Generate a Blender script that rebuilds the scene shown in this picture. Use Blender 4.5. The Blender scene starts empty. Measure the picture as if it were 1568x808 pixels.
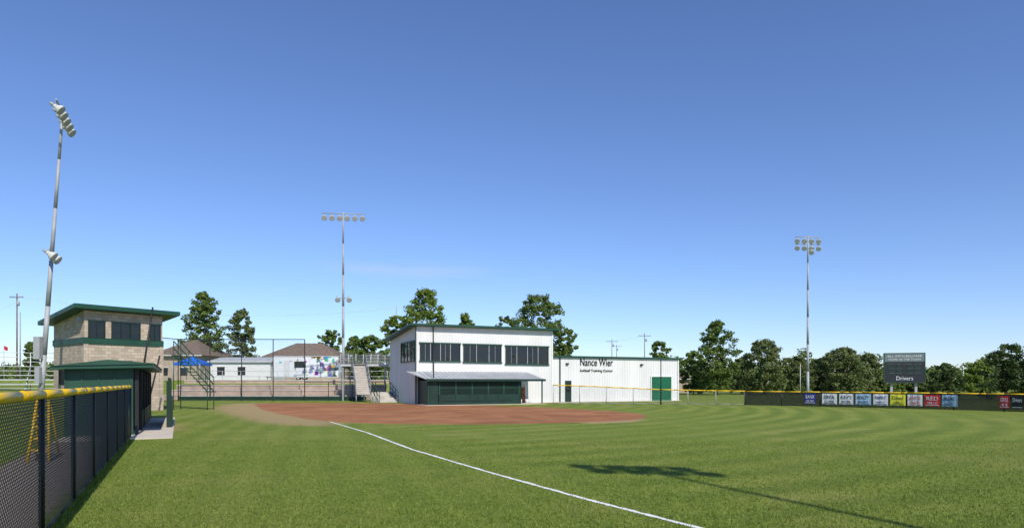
import bpy, math, random
import numpy as np
from mathutils import Vector, Matrix
random.seed(7); rng=np.random.default_rng(7)
CH=1.95; HY=585.0; F=1000.0; CX=784.0
scene=bpy.context.scene
def P(px,py,d): return ((px-CX)/F*d, d, CH+(HY-py)/F*d)
def G(px,py):
    d=CH*F/(py-HY); return ((px-CX)/F*d, d)
def on_plane(px,py,O,u):
    k=(px-CX)/F; s=(k*O[1]-O[0])/(u[0]-k*u[1]); Y=O[1]+s*u[1]
    return s, CH+(HY-py)/F*Y
# ---------------- materials
def newmat(name):
    m=bpy.data.materials.new(name); m.use_nodes=True
    nt=m.node_tree; return m,nt,nt.nodes,nt.links,nt.nodes['Principled BSDF']
def mat(name,col,rough=.6,var=.12,scale=3.0,bump=0.0,metal=0.0,spec=.4,bscale=None,stretch=None,col2=None):
    m,nt,N,L,b=newmat(name)
    tc=N.new('ShaderNodeTexCoord'); mp=N.new('ShaderNodeMapping'); L.new(tc.outputs['Object'],mp.inputs[0])
    if stretch: mp.inputs['Scale'].default_value=stretch
    nz=N.new('ShaderNodeTexNoise'); nz.inputs['Scale'].default_value=scale; nz.inputs['Detail'].default_value=6
    L.new(mp.outputs[0],nz.inputs[0])
    cr=N.new('ShaderNodeValToRGB'); L.new(nz.outputs[0],cr.inputs[0])
    c2=col2 if col2 else [min(1,c*(1+var)) for c in col]
    cr.color_ramp.elements[0].position=.3; cr.color_ramp.elements[1].position=.7
    cr.color_ramp.elements[0].color=(*[c*(1-var) for c in col],1); cr.color_ramp.elements[1].color=(*c2,1)
    L.new(cr.outputs[0],b.inputs['Base Color'])
    b.inputs['Roughness'].default_value=rough; b.inputs['Metallic'].default_value=metal
    b.inputs['Specular IOR Level'].default_value=spec
    if bump:
        n2=N.new('ShaderNodeTexNoise'); n2.inputs['Scale'].default_value=bscale or scale*5; n2.inputs['Detail'].default_value=4
        L.new(tc.outputs['Object'],n2.inputs[0])
        bp=N.new('ShaderNodeBump'); bp.inputs['Strength'].default_value=bump; bp.inputs['Distance'].default_value=.03
        L.new(n2.outputs[0],bp.inputs['Height']); L.new(bp.outputs[0],b.inputs['Normal'])
    return m
M={}
M['white']=mat('white_metal_siding',(.72,.72,.70),.45,.06,.8,stretch=(1,1,.3))
M['whitetrim']=mat('white_trim',(.75,.75,.74),.5,.04)
M['green']=mat('green_painted_metal',(.016,.066,.040),.5,.2,1.2)
M['greenroof']=mat('green_fascia',(.016,.070,.042),.45,.15,1.2)
M['dkgreen']=mat('dark_green_paint',(.009,.032,.022),.5,.25,1.5)
M['doorgreen']=mat('green_door_paint',(.01,.12,.055),.45,.1,1.5)
M['roofmetal']=mat('galvalume_roof',(.50,.52,.52),.5,.12,1.0,metal=.15)
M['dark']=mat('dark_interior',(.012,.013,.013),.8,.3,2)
M['black']=mat('black_vinyl',(.012,.013,.013),.5,.2,5)
M['galv']=mat('galvanised_steel',(.36,.37,.37),.6,.12,2,metal=.1)
M['alum']=mat('aluminium',(.55,.56,.56),.5,.1,2,metal=.15)
M['conc']=mat('concrete',(.50,.46,.40),.85,.15,1.5,bump=.2)
M['slabconc']=mat('slab_concrete',(.60,.52,.42),.85,.12,1.5,bump=.2)
M['tanconc']=mat('tan_concrete',(.46,.34,.27),.9,.18,1.2,bump=.3)
M['yellow']=mat('yellow_cap',(.80,.50,.008),.4,.12,3)
M['lamp']=mat('lamp_housing',(.62,.61,.56),.45,.08,4)
M['lampglass']=mat('lamp_glass',(.42,.44,.44),.15,.1,4)
M['wood']=mat('pole_wood',(.20,.15,.11),.9,.3,4)
M['wire']=mat('wire',(.15,.15,.16),.6,.1)
M['shingle']=mat('brown_shingles',(.18,.135,.105),.95,.3,2.5,bump=.4)
M['beige']=mat('beige_wall',(.42,.34,.26),.9,.15,2)
M['blue']=mat('blue_canvas',(.01,.13,.60),.6,.1,2)
M['bark']=mat('bark',(.10,.075,.055),.95,.35,5,bump=.6)
M['rubber']=mat('rubber',(.015,.015,.015),.8,.2)
M['red']=mat('red_paint',(.50,.02,.03),.5,.1)
M['navy']=mat('navy_vinyl',(.02,.03,.20),.5,.1)
M['ylw']=mat('yellow_vinyl',(.65,.62,.05),.5,.1)
M['ltblue']=mat('light_blue_vinyl',(.30,.45,.62),.5,.1)
M['vinylw']=mat('white_vinyl',(.62,.64,.66),.5,.06)
M['ink']=mat('black_ink',(.015,.02,.025),.6,.1)
M['chalk']=mat('chalk_white',(.78,.78,.74),.95,.12,6)
M['orange']=mat('rust_orange',(.28,.10,.04),.8,.3,3)
M['sbpanel']=mat('scoreboard_header_paint',(.13,.17,.17),.5,.1,2)
def glassmat(name,c,r,bs):
    m,nt,N,L,b=newmat(name); b.inputs['Base Color'].default_value=(*c,1); b.inputs['Roughness'].default_value=r
    tc=N.new('ShaderNodeTexCoord'); nz=N.new('ShaderNodeTexNoise'); nz.inputs['Scale'].default_value=.9; L.new(tc.outputs['Object'],nz.inputs[0])
    bp=N.new('ShaderNodeBump'); bp.inputs['Strength'].default_value=bs; bp.inputs['Distance'].default_value=.08; L.new(nz.outputs[0],bp.inputs['Height']); L.new(bp.outputs[0],b.inputs['Normal'])
    return m
M['glass']=glassmat('window_glass',(.010,.013,.016),.04,.35)
# brick
m,nt,N,L,b=newmat('tan_split_face_block')
tc=N.new('ShaderNodeTexCoord'); sx=N.new('ShaderNodeSeparateXYZ'); L.new(tc.outputs['Object'],sx.inputs[0])
ad=N.new('ShaderNodeMath'); ad.operation='ADD'; L.new(sx.outputs[0],ad.inputs[0]); L.new(sx.outputs[1],ad.inputs[1])
cb=N.new('ShaderNodeCombineXYZ'); L.new(ad.outputs[0],cb.inputs[0]); L.new(sx.outputs[2],cb.inputs[1])
br=N.new('ShaderNodeTexBrick'); br.inputs['Scale'].default_value=1; br.inputs['Brick Width'].default_value=.4; br.inputs['Row Height'].default_value=.2; br.inputs['Mortar Size'].default_value=.012
br.inputs['Color1'].default_value=(.56,.46,.35,1); br.inputs['Color2'].default_value=(.40,.32,.24,1); br.inputs['Mortar'].default_value=(.29,.25,.21,1)
L.new(cb.outputs[0],br.inputs[0]); L.new(br.outputs[0],b.inputs['Base Color']); b.inputs['Roughness'].default_value=.95
nz=N.new('ShaderNodeTexNoise'); nz.inputs['Scale'].default_value=12; L.new(tc.outputs['Object'],nz.inputs[0]); bp=N.new('ShaderNodeBump'); bp.inputs['Strength'].default_value=.6; bp.inputs['Distance'].default_value=.04
L.new(nz.outputs[0],bp.inputs['Height']); L.new(bp.outputs[0],b.inputs['Normal']); M['block']=m
# chainlink alpha
def chainmat(name,col,p=.06,t=.10):
    m,nt,N,L,b=newmat(name); b.inputs['Base Color'].default_value=(*col,1); b.inputs['Roughness'].default_value=.5
    uv=N.new('ShaderNodeUVMap'); s=N.new('ShaderNodeSeparateXYZ'); L.new(uv.outputs[0],s.inputs[0])
    res=[]
    for op in('ADD','SUBTRACT'):
        a=N.new('ShaderNodeMath'); a.operation=op; L.new(s.outputs[0],a.inputs[0]); L.new(s.outputs[1],a.inputs[1])
        d=N.new('ShaderNodeMath'); d.operation='DIVIDE'; L.new(a.outputs[0],d.inputs[0]); d.inputs[1].default_value=p
        f=N.new('ShaderNodeMath'); f.operation='FRACT'; L.new(d.outputs[0],f.inputs[0])
        l=N.new('ShaderNodeMath'); l.operation='LESS_THAN'; L.new(f.outputs[0],l.inputs[0]); l.inputs[1].default_value=t; res.append(l)
    mx=N.new('ShaderNodeMath'); mx.operation='MAXIMUM'; L.new(res[0].outputs[0],mx.inputs[0]); L.new(res[1].outputs[0],mx.inputs[1])
    L.new(mx.outputs[0],b.inputs['Alpha']); return m
M['chain']=chainmat('chain_link_black',(.012,.013,.013),.07,.10)
M['chainfar']=chainmat('chain_link_galvanised',(.05,.055,.05),.07,.07)
M['screen']=chainmat('windscreen_mesh',(.006,.008,.008),.02,.66)
M['screeng']=chainmat('green_screen_mesh',(.010,.035,.022),.02,.3)
# trailer wrap
m,nt,N,L,b=newmat('trailer_wrap'); tc=N.new('ShaderNodeTexCoord'); v=N.new('ShaderNodeTexVoronoi'); v.inputs['Scale'].default_value=1.6
nz=N.new('ShaderNodeTexNoise'); nz.inputs['Scale'].default_value=1.1; nz.inputs['Detail'].default_value=4; L.new(tc.outputs['Object'],nz.inputs[0]); L.new(tc.outputs['Object'],v.inputs[0])
hs=N.new('ShaderNodeHueSaturation'); hs.inputs['Saturation'].default_value=1.3; hs.inputs['Value'].default_value=.55; L.new(v.outputs['Color'],hs.inputs['Color'])
sx=N.new('ShaderNodeSeparateXYZ'); L.new(tc.outputs['Object'],sx.inputs[0])
gx=N.new('ShaderNodeMapRange'); L.new(sx.outputs[0],gx.inputs[0]); gx.inputs[1].default_value=2; gx.inputs[2].default_value=7; gx.inputs[3].default_value=-.10; gx.inputs[4].default_value=.06
ad=N.new('ShaderNodeMath'); L.new(nz.outputs[0],ad.inputs[0]); L.new(gx.outputs[0],ad.inputs[1])
cr=N.new('ShaderNodeValToRGB'); cr.color_ramp.elements[0].position=.53; cr.color_ramp.elements[1].position=.55; L.new(ad.outputs[0],cr.inputs[0])
mx=N.new('ShaderNodeMixRGB'); mx.inputs[1].default_value=(.72,.73,.76,1); L.new(cr.outputs[0],mx.inputs[0]); L.new(hs.outputs[0],mx.inputs[2]); L.new(mx.outputs[0],b.inputs['Base Color']); b.inputs['Roughness'].default_value=.3; M['wrap']=m
# ---------------- mesh helpers
def empty(name,loc=(0,0,0),rz=0):
    e=bpy.data.objects.new(name,None); e.location=loc; e.rotation_euler=(0,0,rz); e.empty_display_size=.2
    scene.collection.objects.link(e); return e
def mesh(name,vs,fs,m,parent=None,smooth=False,uvs=None):
    me=bpy.data.meshes.new(name); me.from_pydata([tuple(v) for v in vs],[],fs); 
    if m: me.materials.append(m)
    if smooth: me.polygons.foreach_set('use_smooth',[True]*len(fs))
    if uvs:
        u=me.uv_layers.new(name='UVMap'); u.data.foreach_set('uv',np.array(uvs,dtype=np.float32).ravel())
    me.update(); o=bpy.data.objects.new(name,me); scene.collection.objects.link(o)
    if parent: o.parent=parent
    return o
BF=[(0,3,2,1),(4,5,6,7),(0,1,5,4),(1,2,6,5),(2,3,7,6),(3,0,4,7)]
def boxes(name,lst,m,parent=None):
    vs=[];fs=[]
    for bx in lst:
        x0,x1,y0,y1,z0,z1=bx[:6]; k=len(vs)
        vs+=[(x0,y0,z0),(x1,y0,z0),(x1,y1,z0),(x0,y1,z0),(x0,y0,z1),(x1,y0,z1),(x1,y1,z1),(x0,y1,z1)]
        fs+=[tuple(i+k for i in f) for f in BF]
    return mesh(name,vs,fs,m,parent)
def hexa(name,lst,m,parent=None):
    vs=[];fs=[]
    for c in lst:
        k=len(vs); vs+=list(c); fs+=[tuple(i+k for i in f) for f in BF]
    return mesh(name,vs,fs,m,parent)
def tubes(name,lst,m,parent=None,seg=10,smooth=True):
    vs=[];fs=[]
    for p0,p1,r0,r1 in lst:
        p0=Vector(p0);p1=Vector(p1); d=(p1-p0); 
        if d.length<1e-6: continue
        d.normalize(); a=d.orthogonal().normalized(); bb=d.cross(a); k=len(vs)
        for p,r in((p0,r0),(p1,r1)):
            for i in range(seg):
                t=2*math.pi*i/seg; vs.append(p+a*math.cos(t)*r+bb*math.sin(t)*r)
        for i in range(seg): j=(i+1)%seg; fs.append((k+i,k+j,k+seg+j,k+seg+i))
        fs.append(tuple(k+i for i in reversed(range(seg)))); fs.append(tuple(k+seg+i for i in range(seg)))
    o=mesh(name,vs,fs,m,parent)
    if smooth:
        me=o.data; me.polygons.foreach_set('use_smooth',[len(p.vertices)==4 for p in me.polygons])
    return o
def polys(name,lst,m,parent=None,uvs=None):
    vs=[];fs=[]
    for p in lst: k=len(vs); vs+=list(p); fs.append(tuple(range(k,k+len(p))))
    return mesh(name,vs,fs,m,parent,uvs=uvs)
def text(name,s,width,height,parent,loc,rot,m,ext=.01):
    c=bpy.data.curves.new(name,'FONT'); c.body=s; c.size=1; c.extrude=ext; c.align_x='CENTER'; c.align_y='CENTER'; c.resolution_u=2
    c.materials.append(m); o=bpy.data.objects.new(name,c); scene.collection.objects.link(o); bpy.context.view_layer.update()
    d=o.dimensions; o.scale=(width/max(d.x,.01),height/max(d.y,.01),1)
    o.location=loc; o.rotation_euler=rot
    if parent: o.parent=parent
    return o
# ---------------- terrain
def ss(a,b,x):
    t=np.clip((x-a)/(b-a),0,1); return t*t*(3-2*t)
def H(x,y):
    x=np.asarray(x,float); y=np.asarray(y,float)
    w=(-1.7-.509*y)-x
    hB=1.25*ss(4.4,7.4,w)*ss(2,8,y+0*x)+.8*ss(8,22,w)*ss(2,8,y)
    hA=2.2*ss(72,77,y)*(1-ss(-12.5,6,x))
    h=np.maximum(hA,hB*(1-ss(60,300,y)*.0))
    far=ss(180,500,np.sqrt(x*x+y*y))
    return h*(1-far)
def h1(x,y): return float(H(x,y))
def axis(a,b,st,far):
    c=list(np.arange(a,b+1e-6,st)); l=[];s=st;v=a
    while v>-far: s*=1.25; v-=s; l.append(v)
    r=[];s=st;v=b
    while v<far: s*=1.25; v+=s; r.append(v)
    return np.array(l[::-1]+c+r)
xs=axis(-50,42,.3,3000); ys=axis(-4,82,.3,3000)
XX,YY=np.meshgrid(xs,ys); nx,ny=len(xs),len(ys)
ZZ=H(XX,YY); x=XX.ravel(); y=YY.ravel()
me=bpy.data.meshes.new('grass_ground'); me.vertices.add(nx*ny)
me.vertices.foreach_set('co',np.stack([x,y,ZZ.ravel()],1).astype(np.float32).ravel())
ii=(np.arange(ny-1)[:,None]*nx+np.arange(nx-1)[None,:]).ravel()
fc=np.stack([ii,ii+1,ii+nx+1,ii+nx],1)
me.loops.add(fc.size); me.loops.foreach_set('vertex_index',fc.ravel().astype(np.int32))
me.polygons.add(len(fc)); me.polygons.foreach_set('loop_start',(np.arange(len(fc))*4).astype(np.int32)); me.polygons.foreach_set('loop_total',np.full(len(fc),4,dtype=np.int32))
me.polygons.foreach_set('use_smooth',np.ones(len(fc),dtype=bool)); me.update(); me.validate()
def sdf(poly):
    d=np.full(x.shape,1e9); inside=np.zeros(x.shape,bool); n=len(poly)
    for i in range(n):
        ax,ay=poly[i]; bx,by=poly[(i+1)%n]
        ex,ey=bx-ax,by-ay; t=np.clip(((x-ax)*ex+(y-ay)*ey)/(ex*ex+ey*ey),0,1)
        d=np.minimum(d,np.hypot(x-ax-t*ex,y-ay-t*ey))
        c=((ay>y)!=(by>y))&(x<(bx-ax)*(y-ay)/((by-ay) if by!=ay else 1e-9)+ax); inside^=c
    return np.where(inside,d,-d)
dirtp=[G(*p) for p in [(388,617.5),(440,616.5),(590,617),(660,619),(760,620.5),(850,624),(930,628.5),(980,633),(992,637),(975,641.5),(930,644.5),(880,646.5),(800,648.6),(720,649.3),(650,649.2),(580,648.2),(520,646),(470,641),(430,634),(400,626)]]
wornp=[G(*p) for p in [(325,625),(345,618),(400,616.5),(450,630),(500,641),(520,648),(500,652),(440,651),(395,646),(350,635)]]
wn2=[G(*p) for p in [(880,640),(950,639),(985,642),(960,646),(900,647.5)]]
w=(-1.7-.509*y)-x
gravel=np.minimum(ss(.15,.4,w),1-ss(2.2,2.7,w))*(1-ss(22.5,24,y))
wornm=np.maximum(ss(-2.2,1.8,sdf(wornp))*.80,ss(-1.2,.8,sdf(wn2))*.95)
wornm=np.maximum(wornm,ss(-1.5,1,sdf([G(*p) for p in [(250,662),(280,658),(268,648),(250,648)]]))*.7)
col=np.stack([ss(-.35,.35,sdf(dirtp)),wornm,gravel,np.ones_like(x)],1).astype(np.float32)
ca=me.color_attributes.new('mask','FLOAT_COLOR','POINT'); ca.data.foreach_set('color',col.ravel())
gr=bpy.data.objects.new('grass_ground',me); scene.collection.objects.link(gr)
# ground material
m,nt,N,L,b=newmat('field_ground'); b.inputs['Roughness'].default_value=.9; b.inputs['Specular IOR Level'].default_value=.12
def nd(t,**k):
    n=N.new(t)
    for a,c in k.items(): setattr(n,a,c)
    return n
def mth(op,a,bv=None,c=None,clamp=False):
    n=nd('ShaderNodeMath',operation=op); n.use_clamp=clamp
    for i,v in enumerate((a,bv,c)):
        if v is None: continue
        if isinstance(v,(int,float)): n.inputs[i].default_value=v
        else: L.new(v,n.inputs[i])
    return n.outputs[0]
def mix(f,a,bv,bt='MIX'):
    n=nd('ShaderNodeMixRGB',blend_type=bt)
    for i,v in enumerate((f,a,bv)):
        if isinstance(v,(int,float)): n.inputs[i].default_value=v
        elif isinstance(v,tuple): n.inputs[i].default_value=(*v,1)
        else: L.new(v,n.inputs[i])
    return n.outputs[0]
tc=nd('ShaderNodeTexCoord'); OB=tc.outputs['Object']
def noise(s,det=4,r=.55,vec=None,dist=0):
    n=nd('ShaderNodeTexNoise'); n.inputs['Scale'].default_value=s; n.inputs['Detail'].default_value=det; n.inputs['Roughness'].default_value=r; n.inputs['Distortion'].default_value=dist
    L.new(vec or OB,n.inputs[0]); return n.outputs[0]
def ramp(v,p0,p1):
    n=nd('ShaderNodeMapRange'); n.interpolation_type='SMOOTHSTEP'; L.new(v,n.inputs[0]); n.inputs[1].default_value=p0; n.inputs[2].default_value=p1; return n.outputs[0]
at=nd('ShaderNodeVertexColor',layer_name='mask'); sp=nd('ShaderNodeSeparateColor'); L.new(at.outputs[0],sp.inputs[0])
n_f=noise(11,8,.85); n_m=noise(3.2,5,.65); n_l=noise(.28,4,.6); n_b=noise(.9,4,.6)
g=mix(ramp(n_f,.40,.60),(.078,.130,.012),(.255,.320,.052))
g=mix(mth('MULTIPLY',ramp(n_m,.42,.66),.45),g,(.245,.285,.062))
g=mix(mth('MULTIPLY',ramp(n_l,.45,.70),.45),g,(.30,.295,.085))
g=mix(mth('MULTIPLY',ramp(n_b,.5,.72),.40),g,(.095,.165,.022))
sxy=nd('ShaderNodeSeparateXYZ'); L.new(OB,sxy.inputs[0]); X_,Y_=sxy.outputs[0],sxy.outputs[1]
dx=mth('ADD',X_,22.0); dy=mth('SUBTRACT',Y_,60.0)
rad=mth('SQRT',mth('ADD',mth('MULTIPLY',dx,dx),mth('MULTIPLY',dy,dy)))
rad=mth('ADD',rad,mth('MULTIPLY',noise(.12,2),1.4))
st1=mth('SINE',mth('MULTIPLY',rad,2*math.pi/1.7)) 
lin=mth('ADD',mth('ADD',X_,mth('MULTIPLY',Y_,.30)),mth('MULTIPLY',noise(.15,2),1.0))
st2=mth('SINE',mth('MULTIPLY',lin,2*math.pi/1.2))
side=ramp(mth('ADD',X_,mth('MULTIPLY',Y_,.45)),5.0,9.0)
st=mth('ADD',mth('MULTIPLY',st1,side),mth('MULTIPLY',st2,mth('SUBTRACT',1.0,side)))
stm=ramp(mth('ADD',st,mth('MULTIPLY',mth('SUBTRACT',n_m,.5),2.4)),-1.2,1.2)
amp=mth('ADD',.10,mth('MULTIPLY',ramp(noise(.09,2),.35,.65),mth('ADD',.12,mth('MULTIPLY',side,.26))))
g=mix(mth('MULTIPLY',stm,amp),g,mix(1.0,g,(1.55,1.35,1.6),'MULTIPLY'))
g=mix(mth('MULTIPLY',mth('SUBTRACT',1.0,stm),amp),g,mix(1.0,g,(.52,.66,.5),'MULTIPLY'))
wr=ramp(mth('ADD',sp.outputs[1],mth('MULTIPLY',mth('SUBTRACT',n_m,.5),.9)),.22,.75)
g=mix(mth('MULTIPLY',wr,.92),g,mix(ramp(n_f,.4,.6),(.30,.22,.10),(.50,.36,.19)))
dt=mix(ramp(n_l,.35,.65),(.30,.118,.048),(.42,.19,.085)); dt=mix(mth('MULTIPLY',ramp(noise(.22,3,vec=None,dist=1.5),.50,.60),.6),dt,(.22,.082,.036)); dt=mix(mth('MULTIPLY',n_f,.35),dt,(.48,.26,.14))
dm=ramp(mth('ADD',sp.outputs[0],mth('MULTIPLY',mth('SUBTRACT',n_m,.5),.5)),.4,.6)
g=mix(dm,g,dt)
gv=mix(n_f,(.20,.165,.13),(.44,.37,.30))
gm=ramp(mth('ADD',sp.outputs[2],mth('MULTIPLY',mth('SUBTRACT',n_m,.5),.7)),.4,.6)
g=mix(gm,g,gv)
L.new(g,b.inputs['Base Color'])
bp=nd('ShaderNodeBump'); bp.inputs['Strength'].default_value=.7; bp.inputs['Distance'].default_value=.06; L.new(noise(24,6,.8),bp.inputs['Height']); L.new(bp.outputs[0],b.inputs['Normal'])
me.materials.append(m)
# foul line
fl=[(-9.07,32.5),(-5.6,25.3),(-2.91,19.0),(-.42,14.03),(1.24,10.9),(2.54,8.7),(4.4,5.6),(7,1.0)]
vs=[];fs=[]; pts=[]
for i in range(len(fl)-1):
    for t in np.arange(0,1,.04): pts.append((fl[i][0]*(1-t)+fl[i+1][0]*t,fl[i][1]*(1-t)+fl[i+1][1]*t))
for i,(a,c) in enumerate(pts):
    j=random.uniform(-.012,.012); hw=.045+random.uniform(-.014,.008); vs+=[(a-hw+j,c-hw*.45,.005),(a+hw+j,c+hw*.45,.005)]
    if i: k=2*i; fs.append((k-2,k-1,k+1,k))
mesh('foul_line_chalk',vs,fs,M['chalk'])
# ---------------- fences
def fence(name,pts,hs,sp,capm,meshm,railm,capr=.06,postr=.035,wires=False,post_px=None,cap=True,bottom=True,zf=None):
    e=empty(name); L_=[0]; 
    for i in range(1,len(pts)): L_.append(L_[-1]+math.dist(pts[i-1],pts[i]))
    if not isinstance(hs,(list,tuple)): hs=[hs]*len(pts)
    zf=zf or h1
    def at(s):
        s=min(max(s,0),L_[-1]-1e-6)
        for i in range(1,len(pts)):
            if s<=L_[i]:
                t=(s-L_[i-1])/(L_[i]-L_[i-1]); a,c=pts[i-1],pts[i]
                return a[0]+(c[0]-a[0])*t,a[1]+(c[1]-a[1])*t,hs[i-1]+(hs[i]-hs[i-1])*t
    n=max(1,round(L_[-1]/sp)); tb=[]
    for i in range(n+1):
        X,Y,h=at(L_[-1]*i/n); z=zf(X,Y); tb.append(((X,Y,z-.1),(X,Y,z+h),postr,postr))
    tubes('posts',tb,railm,e,8)
    ss_=sorted(set(L_+[L_[-1]*i/(n*2) for i in range(2*n+1)])); cap_=[];rail=[];pl=[];uv=[]
    for s0,s1 in zip(ss_[:-1],ss_[1:]):
        a=at(s0);c=at(s1);za=zf(a[0],a[1]);zc=zf(c[0],c[1])
        cap_.append(((a[0],a[1],za+a[2]),(c[0],c[1],zc+c[2]),capr,capr))
        if bottom: rail.append(((a[0],a[1],za+.08),(c[0],c[1],zc+.08),.02,.02))
        pl.append([(a[0],a[1],za+.03),(c[0],c[1],zc+.03),(c[0],c[1],zc+c[2]),(a[0],a[1],za+a[2])]); uv+=[(s0,0),(s1,0),(s1,c[2]),(s0,a[2])]
    if cap: tubes('top_cap',cap_,capm,e,10)
    if rail: tubes('bottom_rail',rail,railm,e,6)
    if wires:
        tubes('cap_joints',[((at(s)[0],at(s)[1],at(s)[2]-.0),(at(s+.05)[0],at(s+.05)[1],at(s)[2]-.0),capr+.004,capr+.004) for s in np.arange(1.0,L_[-1]-1,2.4)],capm,e,12)
        wl=[];h=hs[0];p=.075;tot=L_[-1]
        for s in np.arange(-h,tot,p):
            for sg in(1,-1):
                a0,b0=(s,0.04),(s+h,h)
                if sg<0: a0,b0=(s+h,0.04),(s,h)
                q=[]
                for (u,v) in(a0,b0):
                    X,Y,_=at(u); q.append((X,Y,v))
                if 0<=s and s+h<=tot: wl.append((q[0],q[1],.0036,.0036))
        tubes('chain_link',wl,M['black'],e,3,False)
    else: polys('chain_link',pl,meshm,e,uv)
    return e,at,L_[-1]
fx=lambda Y:-1.7-.509*Y
fence('yellow_capped_fence',[(fx(-8.8),-8.8),(fx(22.5),22.5)],1.80,2.8,M['yellow'],M['chain'],M['black'],.056,.036,wires=True)
OF=[(19.95,55.9),(22.5,53.9),G(1300,623.5),G(1380,625.2),G(1450,627.2),G(1510,629),G(1568,631),(35.2,38),(36.8,32),(37.3,25),(37,16),(35,6),(31,-6)]
ofe,ofat,ofl=fence('outfield_fence',OF,1.18,3.0,M['yellow'],M['screen'],M['black'],.04,.04,bottom=False)
MF=[(P(847,0,58.5)[0],58.5),(P(905,0,58)[0],58),(P(1010,0,57.5)[0],57.5),(P(1080,0,57.0)[0],57.0),(19.95,56.0)]
fence('sideline_fence',MF,[1.72,1.6,1.32,1.24,1.2],2.3,M['yellow'],M['chainfar'],M['galv'],.045,.035)
fence('backstop_fence',[(-37.8,56),(-35.3,69),(-22,69.3)],6.5,3.4,M['black'],M['chainfar'],M['black'],.04,.05,zf=lambda a,c:0.0)
fence('infield_fence',[(-22,69.3),(-14.5,69.3),(-13.0,67.2)],2.0,2.4,M['black'],M['chainfar'],M['black'],.035,.04,zf=lambda a,c:0.0)
BP=empty('backstop_padding'); boxes('pads',[(-35.2+i*2.2,-33.02+i*2.2,69.0,69.1,.05,.42) for i in range(9)],M['dkgreen'],BP)
e=empty('net_pole'); tubes('pole',[((-23.0,40,0),(-22.0,40,6.55),.07,.05),((-22.7,40.5,0),(-21.9,40.6,3.6),.05,.05)],M['black'],e)
for px,t,d in((664,524,55.6),(1012,550,57.4)):
    X=P(px,0,d)[0]; e=empty('net_pole'); tubes('pole',[((X,d,0),(X,d,P(px,t,d)[2]),.05,.045)],M['black'],e); tubes('pole_cap',[((X,d,P(px,t,d)[2]),(X,d,P(px,t,d)[2]+.06),.06,.02)],M['black'],e)
# ---------------- main building
th=math.atan2(.4435,1); BO=(-8.53,58.0); U=(math.cos(th),math.sin(th)); V=(-U[1],U[0])
B=empty('white_training_center_building',(BO[0],BO[1],0),th)
def fr(px,py,off=0): return on_plane(px,py,(BO[0]+V[0]*off,BO[1]+V[1]*off),U)
LX=13.6; RX=28.9; D=9.8
hexa('upper_block_walls',[[(0,0,-.2),(LX,0,-.2),(LX,D,-.2),(0,D,-.2),(0,0,6.95),(LX,0,6.95),(LX,D,6.15),(0,D,6.15)]],M['white'],B)
hexa('annex_walls',[[(LX+.003,.25,-.2),(RX,.25,-.2),(RX,D,-.2),(LX+.003,D,-.2),(LX+.003,.25,4.4),(RX,.25,4.4),(RX,D,4.05),(LX+.003,D,4.05)]],M['white'],B)
hexa('roof',[[(-.7,-.6,6.98),(LX+.5,-.6,6.98),(LX+.5,D+.4,6.16),(-.7,D+.4,6.16),(-.7,-.6,7.14),(LX+.5,-.6,7.14),(LX+.5,D+.4,6.32),(-.7,D+.4,6.32)],
 [(LX+.01,-.0,4.42),(RX+.35,-.0,4.42),(RX+.35,D+.3,4.06),(LX+.01,D+.3,4.06),(LX+.01,-.0,4.56),(RX+.35,-.0,4.56),(RX+.35,D+.3,4.20),(LX+.01,D+.3,4.20)]],M['greenroof'],B)
ribs=[]
for s in np.arange(.15,LX,.3): ribs.append((s-.025,s+.025,-.03,0,0,6.9))
for s in np.arange(LX+.15,RX,.3): ribs.append((s-.025,s+.025,.22,.25,0,4.38))
boxes('siding_ribs',ribs,M['white'],B)
boxes('siding_ribs_side',[(-.03,0,s-.025,s+.025,0,6.9-.082*s-.08) for s in np.arange(.15,D,.3)],M['white'],B)
boxes('corner_trim',[(-.06,.10,-.06,-.033,0,6.9),(LX-.1,LX+.06,-.06,-.033,0,6.9),(RX-.1,RX+.05,.17,.215,0,4.4)],M['whitetrim'],B)
boxes('downspouts',[(-.1,.0,-.17,-.065,0,6.9),(LX+.9,LX+1.0,.1,.2,0,4.4),(fr(663,0)[0]-.04,fr(663,0)[0]+.04,-.16,-.04,2.95,6.9)],M['green'],B)
wf=[];wt=[];gl_=[]
rs0=random.Random(3)
for a,c,t,bt,n in((643,704,524.5,552.5,4),(709.5,767,526.5,554.5,3),(774,839,529,557.5,4)):
    s0=fr(a,t)[0];s1=fr(c,t)[0]; z0=fr(a,bt)[1];z1=fr(a,t)[1]
    for i in range(n):
        q0=s0+(s1-s0)*i/n;q1=s0+(s1-s0)*(i+1)/n; tl=rs0.uniform(-.012,.012); t2=rs0.uniform(-.010,.010)
        gl_.append([(q0,-.052+tl,z0),(q1,-.052-tl,z0),(q1,-.052-tl+t2,z1),(q0,-.052+tl+t2,z1)])
        if i%2==0: q=(q0+q1)/2; wf.append((q-.012,q+.012,-.09,-.072,z0+.07,z1-.07))
    for q in(z0,z1): wt.append((s0-.1,s1+.1,-.13,-.035,q-.06,q+.06))
    for i in range(n+1):
        q=s0+(s1-s0)*i/n; (wt if i in(0,n) else wf).append((q-.028,q+.028,-.12,-.04,z0+.061,z1-.061))
polys('window_glass',gl_,M['glass'],B); boxes('window_mullions',wf,M['galv'],B); boxes('window_frames',wt,M['green'],B)
polys('side_window_glass',[[(-.052,q,3.85),(-.052,q+1.17,3.85),(-.06,q+1.17,5.65),(-.046,q,5.65)] for q in(.35,1.52,2.69,3.86)],M['glass'],B)
boxes('side_window_frames',[(-.11,-.034,.3,5.08,z-.05,z+.05) for z in(3.85,5.65)]+[(-.10,-.034,q-.04,q+.04,3.91,5.59) for q in(.35,1.52,2.69,3.86,5.03)],M['green'],B)
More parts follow.
